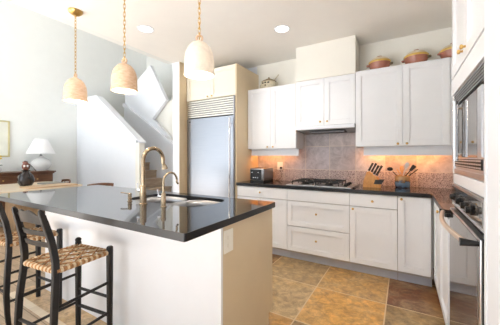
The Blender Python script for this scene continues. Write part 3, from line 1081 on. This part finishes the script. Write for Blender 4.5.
r = thing('built_in_microwave', 'built-in microwave with mirrored door and louvred steel trim', 'microwave', (0.45, 1.67, 1.16))
MB().box(0.30, 0.70, 1.325, 2.015, 1.175, 1.625).build('body', STEELD, r)
fr = MB()
fbox(fr, tm, 1.312, 2.03, -0.03, 0.012, 1.162, 1.190, 0.002)
fbox(fr, tm, 1.312, 2.03, -0.03, 0.006, 1.19, 1.545)
fr.build('trim_frame', STEEL, r)
tp = MB()
fbox(tp, tm, 1.312, 2.03, -0.03, 0.004, 1.545, 1.638)
tpo = tp.build('top_vent', DARKGAP, r)
m = MB()
for k in range(5):
    z = 1.566 + 0.0145 * k
    fbox(m, tm, 1.315, 2.027, 0.002, 0.014, z, z + 0.008, 0.001)
m.build('louvre', STEELD, tpo)
m = MB()
fbox(m, tm, 1.39, 2.025, 0.006, 0.022, 1.258, 1.540, 0.003)
dr = m.build('door', OVENG, r)
m = MB()
fbox(m, tm, 1.318, 1.388, 0.006, 0.022, 1.258, 1.540, 0.002)
m.build('control_strip', STEEL, r)
hx = TF - 0.042
MB().tube([(hx, 1.76, 1.240), (hx, 1.76, 1.556)], 0.014, 14).build('handle', CHROME, dr, smooth=True)
for z in (1.275, 1.52):
    MB().tube([(hx, 1.76, z), (TF - 0.02, 1.76, z)], 0.008, 8).build('handle_bracket', CHROME, dr, smooth=True)
m = MB()
fbox(m, tm, 1.38, 2.01, 0.004, 0.010, 1.205, 1.250)
bv2 = m.build('bottom_vent', DARKGAP, r)
m = MB()
for k in range(14):
    u = 1.388 + k * 0.0445
    for z in (1.209, 1.224, 1.239):
        fbox(m, tm, u, u + 0.032, 0.009, 0.0125, z, z + 0.007)
m.build('louvre', STEEL, bv2)

r = thing('wall_oven', 'built-in wall oven with mirrored door, black knobs and bowed steel handle', 'oven', (0.45, 1.66, 0.15))
MB().box(0.30, 0.70, 1.31, 2.02, 0.15, 1.09).build('body', STEELD, r)
m = MB()
fbox(m, tm, 1.296, 2.05, -0.02, 0.018, 0.968, 1.098, 0.002)
cp = m.build('control_panel', STEEL, r)
m = MB()
fbox(m, tm, 1.318, 2.03, 0.018, 0.0205, 0.985, 1.084)
m.build('control_glass', OVENG, cp)
for ky, ks in ((1.90, 0.9), (1.72, 0.9), (1.58, 0.9), (1.46, 0.95)):
    MB().lathe([(0.024 * ks, 0), (0.024 * ks, -0.012), (0.018 * ks, -0.016), (0.016 * ks, -0.028), (0.001, -0.030)], (TF - 0.0205, ky, 1.030), 16, 'x').build('control_knob', BLACK, cp, smooth=True)
m = MB()
fbox(m, tm, 1.296, 2.05, -0.02, 0.006, 0.948, 0.966)
m.build('vent_gap', DARKGAP, r)
m = MB()
fbox(m, tm, 1.298, 2.048, 0.0, 0.030, 0.165, 0.945, 0.003)
dr = m.build('door', STEEL, r)
m = MB()
fbox(m, tm, 1.325, 2.035, 0.030, 0.033, 0.18, 0.935)
m.build('door_glass', OVENG, dr)
m = MB()
fbox(m, tm, 1.29, 1.298, -0.01, 0.024, 0.15, 0.95)
m.build('door_gasket', DARKGAP, r)
pts = []
for i in range(15):
    f = i / 14
    pts.append((TF - 0.072 - 0.034 * math.sin(PI * f), 1.31 + 0.68 * f, 0.925))
hd = MB().tube(pts, 0.0115, 12).build('handle', HANDM, dr, smooth=True)
for y in (1.312, 1.988):
    MB().tube([(TF - 0.031, y, 0.925), (TF - 0.05, y, 0.925), (TF - 0.09, y, 0.925)], [0.010, 0.012, 0.0165], 12).build('handle_bracket', BLACK, dr, smooth=True)

# ------------------------------------------------------------------ bar stools
def stool():
    t = thing('bar_stool', 'dark ladder-back bar stool with woven seagrass seat, nearest the camera at the island', 'bar stool', (-1.87, 0.855, 0.0), math.radians(7), 'bar stools at the island')
    hw_, hd_ = 0.164, 0.175
    SZ = 0.608

    def bp(s):  # back post centre line
        return [(s * 0.168, -0.165, 0.0), (s * 0.172, -0.178, 0.12), (s * 0.174, -0.184, 0.25), (s * 0.172, -0.178, 0.40), (s * 0.160, -0.164, 0.56), (s * 0.152, -0.160, 0.66), (s * 0.142, -0.176, 0.78), (s * 0.133, -0.204, 0.89), (s * 0.129, -0.222, 0.950), (s * 0.128, -0.228, 0.965)]
    for s in (-1, 1):
        MB().tube(bp(s), [0.8, 0.95, 1.05, 1.1, 1.1, 1.1, 1.08, 1.0, 0.8, 0.35], square=(0.0108, 0.0160)).build('back_post', STOOLW, t, True, True)
        if s < 0:
            p = [(s * hw_, hd_, 0), (s * hw_, hd_, 0.60), (s * hw_, hd_, 0.630), (s * hw_, hd_, 0.645)]
            m = MB().tube(p, [0.017, 0.022, 0.020, 0.018], 12)
            m.ball((s * hw_, hd_, 0.652), 0.021, 12, (1, 1, 0.8))
        else:
            m = MB().tube([(s * hw_, hd_, 0), (s * hw_, hd_, 0.60), (s * hw_, hd_, 0.640), (s * hw_, hd_, 0.647)], [0.017, 0.022, 0.021, 0.017], 12)
        m.build('front_leg', STOOLW, t, True, True)

    def rung(a, b2, r=0.0095):
        MB().tube([a, b2], r, 8).build('stretcher', STOOLW, t, True, True)
    for z in (0.20, 0.405):
        for s in (-1, 1):
            rung((s * 0.172, -0.175, z), (s * hw_, hd_, z))
    rung((-hw_, hd_, 0.175), (hw_, hd_, 0.175), 0.011)
    rung((-hw_, hd_, 0.30), (hw_, hd_, 0.30))
    rung((-0.172, -0.18, 0.27), (0.172, -0.18, 0.27))

    def slat(zc, hgt, yb, crest, w_):
        n = 16
        b = bmesh.new()
        rows = []
        for i in range(n + 1):
            f = i / n
            x = -w_ + 2 * w_ * f
            y = yb - 0.028 * math.sin(PI * f)
            if crest:
                top = zc + hgt * (0.50 + 0.42 * math.sin(PI * f) ** 2 - 0.20 * math.sin(3 * PI * f) ** 2)
                bot = zc - hgt * (0.30 - 0.18 * math.sin(PI * f) ** 2)
            else:
                top = zc + hgt * (0.42 + 0.18 * math.sin(PI * f))
                bot = zc - hgt * (0.5 - 0.30 * math.sin(PI * f))
            lean = 0.28
            rows.append([b.verts.new((x, y - (z - zc) * lean + dy, z)) for z, dy in ((bot, 0), (top, 0), (top, 0.011), (bot, 0.011))])
        for a, c in zip(rows, rows[1:]):
            for j in range(4):
                b.faces.new([a[j], c[j], c[(j + 1) % 4], a[(j + 1) % 4]])
        b.faces.new(rows[0])
        b.faces.new(rows[-1][::-1])
        mm = MB(); mm.b.free(); mm.b = b
        mm.build('back_slat', STOOLW, t, True, True)
    slat(0.895, 0.078, -0.198, True, 0.133)
    slat(0.818, 0.034, -0.178, False, 0.139)
    slat(0.752, 0.034, -0.166, False, 0.145)
    # woven seat: rope wound round four rails, then a net of cords
    cnr = [(-0.160, -0.160), (0.160, -0.160), (hw_, hd_), (-hw_, hd_)]
    for i in range(4):
        wr, wl = MB(), MB()
        a, c = Vector((*cnr[i], SZ)), Vector((*cnr[(i + 1) % 4], SZ))
        d = (c - a)
        L = d.length
        d.normalize()
        n = 19
        wr.tube([a, c], 0.0125, 8)
        wl.tube([a + d * 0.02, c - d * 0.02], 0.012, 8)
        for k in range(1, n - 1):
            p0 = a + d * (L * (k + 0.02) / n)
            p1 = a + d * (L * (k + 0.98) / n)
            pm = (p0 + p1) / 2
            (wl if k % 2 else wr).tube([p0, p0 + (pm - p0) * 0.4, pm, pm + (p1 - pm) * 0.6, p1], [0.0115, 0.0158, 0.0168, 0.0158, 0.0115], 8)
        wo = wr.build('seat_wrap', ROPE, t, True, True)
        wl.build('light_strand', CORD, wo, True, True)
    net = MB()
    n = 9
    for k in range(1, n):
        f = k / n
        x = -0.158 + 0.316 * f
        net.tube([(x, -0.155, SZ + 0.010), (x * 1.01, 0.0, SZ + 0.003 + 0.002 * (k % 2)), (x * 1.03, 0.17, SZ + 0.010)], 0.0045, 6)
        y = -0.155 + 0.325 * f
        net.tube([(-0.162, y, SZ + 0.010), (0, y, SZ + 0.003 + 0.002 * ((k + 1) % 2)), (0.162, y, SZ + 0.010)], 0.0045, 6)
    net.build('seat_cords', CORD, t, True, True)
    dg = MB()
    for k in range(-2, 3):
        o_ = k * 0.11
        x0, y0, x1, y1 = -0.155 + max(0, o_), -0.165 - min(0, o_), 0.155 + min(0, o_), 0.165 - max(0, o_)
        if x1 - x0 > 0.05:
            dg.tube([(x0, y0, SZ + 0.015), (x1, y1, SZ + 0.015)], 0.0042, 6)
            dg.tube([(-x0, y0, SZ + 0.016), (-x1, y1, SZ + 0.016)], 0.0042, 6)
    dg.build('diagonal_cords', ROPE, t, True, True)
    return t


s1 = stool()
dup(s1, (-2.665, 0.90, 0.004), math.radians(5), 'dark ladder-back bar stool farther left, cut off by the photo edge')
s1.location.z = 0.004

# ------------------------------------------------------------------ pendants
def pendant():
    t = thing('pendant_light', 'clay bell pendant light farthest from the camera, at the left end of the island', 'pendant light', (-2.77, 1.335, CZ), 0, 'clay pendants over the island')
    z0, z1 = 1.805 - CZ, 2.035 - CZ      # rim, dome top
    R = 0.100
    H = z1 - z0
    prof = [(R * 1.02, 0), (R * 1.035, 0.006), (R * 1.0, 0.022), (R * 0.99, 0.06), (R * 0.97, 0.11), (R * 0.90, 0.15), (R * 0.74, 0.186), (R * 0.50, 0.212), (R * 0.28, 0.224), (0.02, H)]
    inn = [(r - 0.006, z - 0.004) for r, z in reversed(prof)]
    inn[-1] = (R * 0.96, 0.0)
    sh = MB().lathe([(r, z + z0) for r, z in prof + inn], n=36, close=False)
    sh.lathe([(0.02, z1), (0.001, z1 + 0.001)], n=36, close=False)
    sh.lathe([(R * 0.96, z0), (R * 1.02, z0)], n=36, close=False)
    so = sh.build('shade', CLAY, t, True, True)
    MB().ringtorus((0, 0, z1 + 0.020), 0.019, 0.0075, Matrix.Rotation(PI / 2, 3, 'X'), 18, 8).build('hanging_loop', CLAY, so, True, True)
    bu = MB().lathe([(0.001, 0.03), (0.022, 0.034), (0.034, 0.055), (0.034, 0.075), (0.018, 0.105), (0.014, 0.14)], (0, 0, z0), 18)
    bu.build('bulb', GLOWW, so, True, True)
    MB().lathe([(0.0885, 0.018), (0.001, 0.019)], (0, 0, z0), 28, close=False).build('diffuser', GLOWW, so, True, True)
    # chain of alternating links
    zz = z1 + 0.036
    top = -0.048
    n = 17
    step = (top - zz) / n
    ch = MB()
    for k in range(n + 1):
        rot = Matrix.Rotation(PI / 2, 3, 'X')
        a = 0.5 if k % 2 else 0.5 + PI / 2
        rot = Matrix.Rotation(a, 3, 'Z') @ rot
        ch.ringtorus((0, 0, zz + step * k), 0.0125, 0.0023, rot, 12, 6, 0.72, 1.95)
    ch.build('chain', BRASS, t, True, True)
    MB().lathe([(0.062, -0.0005), (0.062, -0.008), (0.054, -0.022), (0.036, -0.038), (0.012, -0.047), (0.008, -0.058), (0.001, -0.059)], n=28).build('canopy', BRASS, t, True, True)
    return t


p1 = pendant()
dup(p1, (-1.993, 1.335, CZ), 0.3, 'clay bell pendant light hanging in the middle of the row over the island')
p3 = dup(p1, (-1.180, 1.335, CZ), 0.6, 'palest, largest looking clay bell pendant light in front of the fridge cabinet')
PALEC = plain('pale_clay', (240, 226, 208), 0.85, var=0.08, vs=30, bmp=0.2, bs=40)
for ch in p3.children:
    if ch.name.startswith('shade'):
        ch.data = ch.data.copy()
        ch.data.materials[0] = PALEC
for x in (-2.77, -1.993, -1.18):
    warm_point('pendant_bulb', (x, 1.335, 1.79), 3.0, (1.0, 0.86, 0.68), 0.05)

# recessed downlights
for (x, y), lb in (((-2.483, 1.92), 'round recessed ceiling light between the first and second pendants'), ((-1.17, 2.69), 'round recessed ceiling light above the cooktop aisle')):
    r = thing('recessed_light', lb, 'ceiling light', (x, y, CZ), 0, 'recessed ceiling lights')
    MB().lathe([(0.090, -0.0005), (0.090, -0.004), (0.076, -0.006), (0.072, -0.0005)], n=28, close=False).build('trim_ring', TRIMW, r, True, True)
    MB().lathe([(0.073, -0.0035), (0.001, -0.003)], n=28, close=False).build('lens', GLOWW, r, True, True)
for (x, y) in ((-2.483, 1.92), (-1.17, 2.69), (-0.4, 1.5), (-1.2, 0.2), (-2.4, 0.2)):
    d = bpy.data.lights.new('downlight', 'SPOT')
    d.energy, d.color, d.spot_size, d.spot_blend, d.shadow_soft_size = 24, (1.0, 0.93, 0.85), math.radians(120), 0.8, 0.07
    o = bpy.data.objects.new('downlight', d)
    o.location = (x, y, CZ - 0.02)
    COL.objects.link(o)

# ------------------------------------------------------------------ dining corner
r = thing('sideboard', 'walnut sideboard with moulded top against the left wall', 'sideboard', (-6.97, 1.95, 0))
MB().box(-7.15, -6.78, 1.10, 2.80, 0.06, 0.92).build('body', SIDEW, r)
m = MB().box(-7.18, -6.72, 1.05, 2.84, 0.925, 0.955, 0.006).box(-7.165, -6.75, 1.08, 2.82, 0.90, 0.926, 0.004)
m.build('top', SIDEW, r)
MB().box(-7.15, -6.77, 1.09, 2.81, 0.0, 0.07).build('plinth', SIDEW, r)
for k in range(3):
    y0 = 1.13 + k * 0.555
    d = MB().box(-6.781, -6.76, y0, y0 + 0.53, 0.70, 0.88, 0.004).build('drawer', SIDEW, r)
    MB().ball((-6.752, y0 + 0.265, 0.79), 0.014).build('knob', BRASS, d, True)
    d = MB().box(-6.781, -6.76, y0, y0 + 0.53, 0.09, 0.68, 0.004).build('door', SIDEW, r)
    MB().ball((-6.752, y0 + 0.48, 0.45), 0.014).build('knob', BRASS, d, True)

r = thing('table_lamp', 'white ceramic gourd table lamp with white cone shade on the sideboard', 'lamp', (-6.925, 2.632, 0.9555))
c = (-6.925, 2.632, 0.9555)
MB().lathe([(0.001, 0), (0.10, 0), (0.105, 0.015), (0.15, 0.06), (0.185, 0.13), (0.18, 0.19), (0.14, 0.25), (0.07, 0.29), (0.045, 0.305), (0.045, 0.325), (0.001, 0.33)], c, 32).build('base', CERW, r, True)
MB().lathe([(0.03, 0.325), (0.02, 0.36), (0.008, 0.365), (0.008, 0.40)], c, 14).build('neck', STEELD, r, True)
MB().lathe([(0.255, 0.375), (0.262, 0.378), (0.115, 0.70), (0.105, 0.70)], c, 36, close=False).build('lamp_shade', SHADE, r, True)

r = thing('picture_frame', 'pale gilt framed print hanging on the left wall', 'picture', (-7.195, 1.93, 1.62))
yA, yB, zA, zB = 1.45, 2.178, 1.26, 2.02
m = MB()
for a in ((yA, yB, zA, zA + 0.03), (yA, yB, zB - 0.03, zB), (yA, yA + 0.03, zA, zB), (yB - 0.03, yB, zA, zB)):
    m.box(-7.199, -7.17, *a, 0.003)
m.build('frame', GILT, r)
MB().box(-7.199, -7.185, yA + 0.02, yB - 0.02, zA + 0.02, zB - 0.02).build('print', PRINT, r)

# dining table
r = thing('dining_table', 'pale wood dining table on a thick pedestal beyond the island', 'dining table', (-5.72, 1.85, 0))
pp = rrect(-6.45, -5.02, 0.9, 2.62, 0.22, 8)
m = MB().prism([(x, y, 0.715) for x, y in pp], (0, 0, 0.035))
m.build('tabletop', TABLEW, r)
ped = wood('tan_pedestal_wood', (150, 122, 92), (176, 148, 114), 0.5, (6, 6, 1), 4)
MB().box(-5.88, -5.48, 1.72, 2.08, 0.05, 0.715, 0.01).build('pedestal', ped, r)
MB().box(-6.05, -5.35, 1.58, 2.22, 0.0, 0.05, 0.01).build('foot', ped, r)

r = thing('vase', 'dark brown glazed gourd vase with a rust-coloured stopper on the dining table', 'vase', (-5.62, 1.92, 0.7505))
r.scale = (0.78, 0.78, 1.0)
c = (-5.62, 1.92, 0.7505)
MB().lathe([(0.001, 0), (0.085, 0), (0.10, 0.01), (0.145, 0.08), (0.15, 0.13), (0.13, 0.19), (0.075, 0.24), (0.055, 0.265), (0.075, 0.275), (0.078, 0.285), (0.001, 0.29)], c, 28).build('body', VASEM, r, True)
hd = MB().ball((c[0], c[1], c[2] + 0.345), 0.072, 18, (1, 1, 1.0)).tube([(c[0] - 0.02, c[1], c[2] + 0.37), (c[0] - 0.02, c[1] - 0.01, c[2] + 0.43), (c[0] - 0.02, c[1] - 0.01, c[2] + 0.445)], [0.05, 0.045, 0.01], 12)
RUST = plain('rust_glaze', (104, 56, 42), 0.2, var=0.3, vs=25)
hd = hd.build('stopper', RUST, r, True)
fx, fy = 0.864 * 0.0, 0.0
dirc = Vector((0.94, -0.33, 0))
side = Vector((0.33, 0.94, 0))
for s in (-1, 1):
    p = Vector(c) + dirc * 0.060 + side * (0.026 * s) + Vector((0, 0, 0.355))
    MB().ball(p, 0.020).build('eye', CERW, hd, True)
MB().tube([Vector(c) + side * 0.055 + Vector((0, 0, 0.39)), Vector(c) + side * 0.11 + Vector((0.02, 0, 0.33)), Vector(c) + side * 0.17 + Vector((0.02, 0, 0.26))], 0.007, 8).build('handle', VASEM, hd, True)

o = MB().prism([(x, y, 0.7505) for x, y in rrect(-5.50, -5.08, 1.78, 2.50, 0.03, 3)], (0, 0, 0.022)).build('wooden_tray', BOARDW)
tag(o, 'flat tan wooden board lying on the near end of the dining table', 'tray')
o = MB().box(-5.95, -5.60, 2.20, 2.52, 0.7505, 0.775, 0.005).build('book', plain('grey_cloth_cover', (150, 150, 146), 0.7))
tag(o, 'flat grey book lying on the dining table behind the board', 'book')

# flowers at the left picture edge
r = thing('flower_vase', 'yellow flowers with green leaves in a small pale vase at the left photo edge', 'flower arrangement', (-6.95, 1.93, 0.9555))
c = (-6.95, 1.93, 0.9555)
MB().lathe([(0.001, 0), (0.04, 0), (0.055, 0.05), (0.035, 0.11), (0.04, 0.12), (0.03, 0.12), (0.001, 0.02)], c, 20).build('vase', CERW, r, True)
m = MB()
f = MB()
for k in range(9):
    a = k * 2.4
    q = 0.03 + 0.055 * ((k * 37) % 10) / 10
    tpt = (c[0] + q * math.cos(a), c[1] + q * math.sin(a) - 0.01, c[2] + 0.24 + 0.09 * ((k * 53) % 10) / 10)
    m.tube([(c[0], c[1], c[2] + 0.08), tpt], 0.0025, 5)
    for j in range(6):
        b_ = j * PI / 3
        f.ball((tpt[0] + 0.018 * math.cos(b_), tpt[1] + 0.018 * math.sin(b_), tpt[2]), 0.017, 8, (1, 1, 0.5))
    f.ball((tpt[0], tpt[1], tpt[2] + 0.006), 0.014, 8)
    m.ball((c[0] + 0.6 * q * math.cos(a + 1), c[1] + 0.6 * q * math.sin(a + 1), c[2] + 0.14), 0.03, 8, (1, 1, 0.3))
m.build('leaves', GREEN, r, True)
f.build('blossoms', YELLOW, r, True)

# dining chairs glimpsed over the worktop
def dchair():
    t = thing('dining_chair', 'brown wooden dining chair whose curved back peeks over the island worktop', 'chair', (-4.38, 2.46, 0), math.radians(0), 'dining chairs at the table')
    MB().box(-0.22, 0.22, -0.21, 0.21, 0.43, 0.455, 0.01).build('seat', SIDEW, t, False, True)
    for sx in (-1, 1):
        MB().tube([(sx * 0.19, 0.18, 0), (sx * 0.19, 0.18, 0.43)], 0.018, 10).build('leg', SIDEW, t, True, True)
        MB().tube([(sx * 0.19, -0.18, 0), (sx * 0.19, -0.18, 0.43), (sx * 0.20, -0.21, 0.65), (sx * 0.21, -0.23, 0.80)], 0.017, 10).build('back_post', SIDEW, t, True, True)
    pts = [(-0.23 + 0.46 * k / 10, -0.235 - 0.05 * math.sin(PI * k / 10), 0.805 + 0.02 * math.sin(PI * k / 10)) for k in range(11)]
    MB().tube(pts, 1.0, square=(0.010, 0.024)).build('top_rail', SIDEW, t, True, True)
    for k in range(4):
        x = -0.12 + 0.08 * k
        MB().tube([(x, -0.19, 0.45), (x, -0.25, 0.79)], 0.008, 8).build('spindle', SIDEW, t, True, True)
    return t


d1 = dchair()
d1.rotation_euler = (0, 0, math.radians(70))
d2 = dup(d1, (-6.30, 2.62, 0), math.radians(175), 'brown wooden dining chair at the far end of the table near the lamp')
d2.scale = (0.93, 0.93, 0.92)
d1.scale = (0.8, 0.9, 1.0)
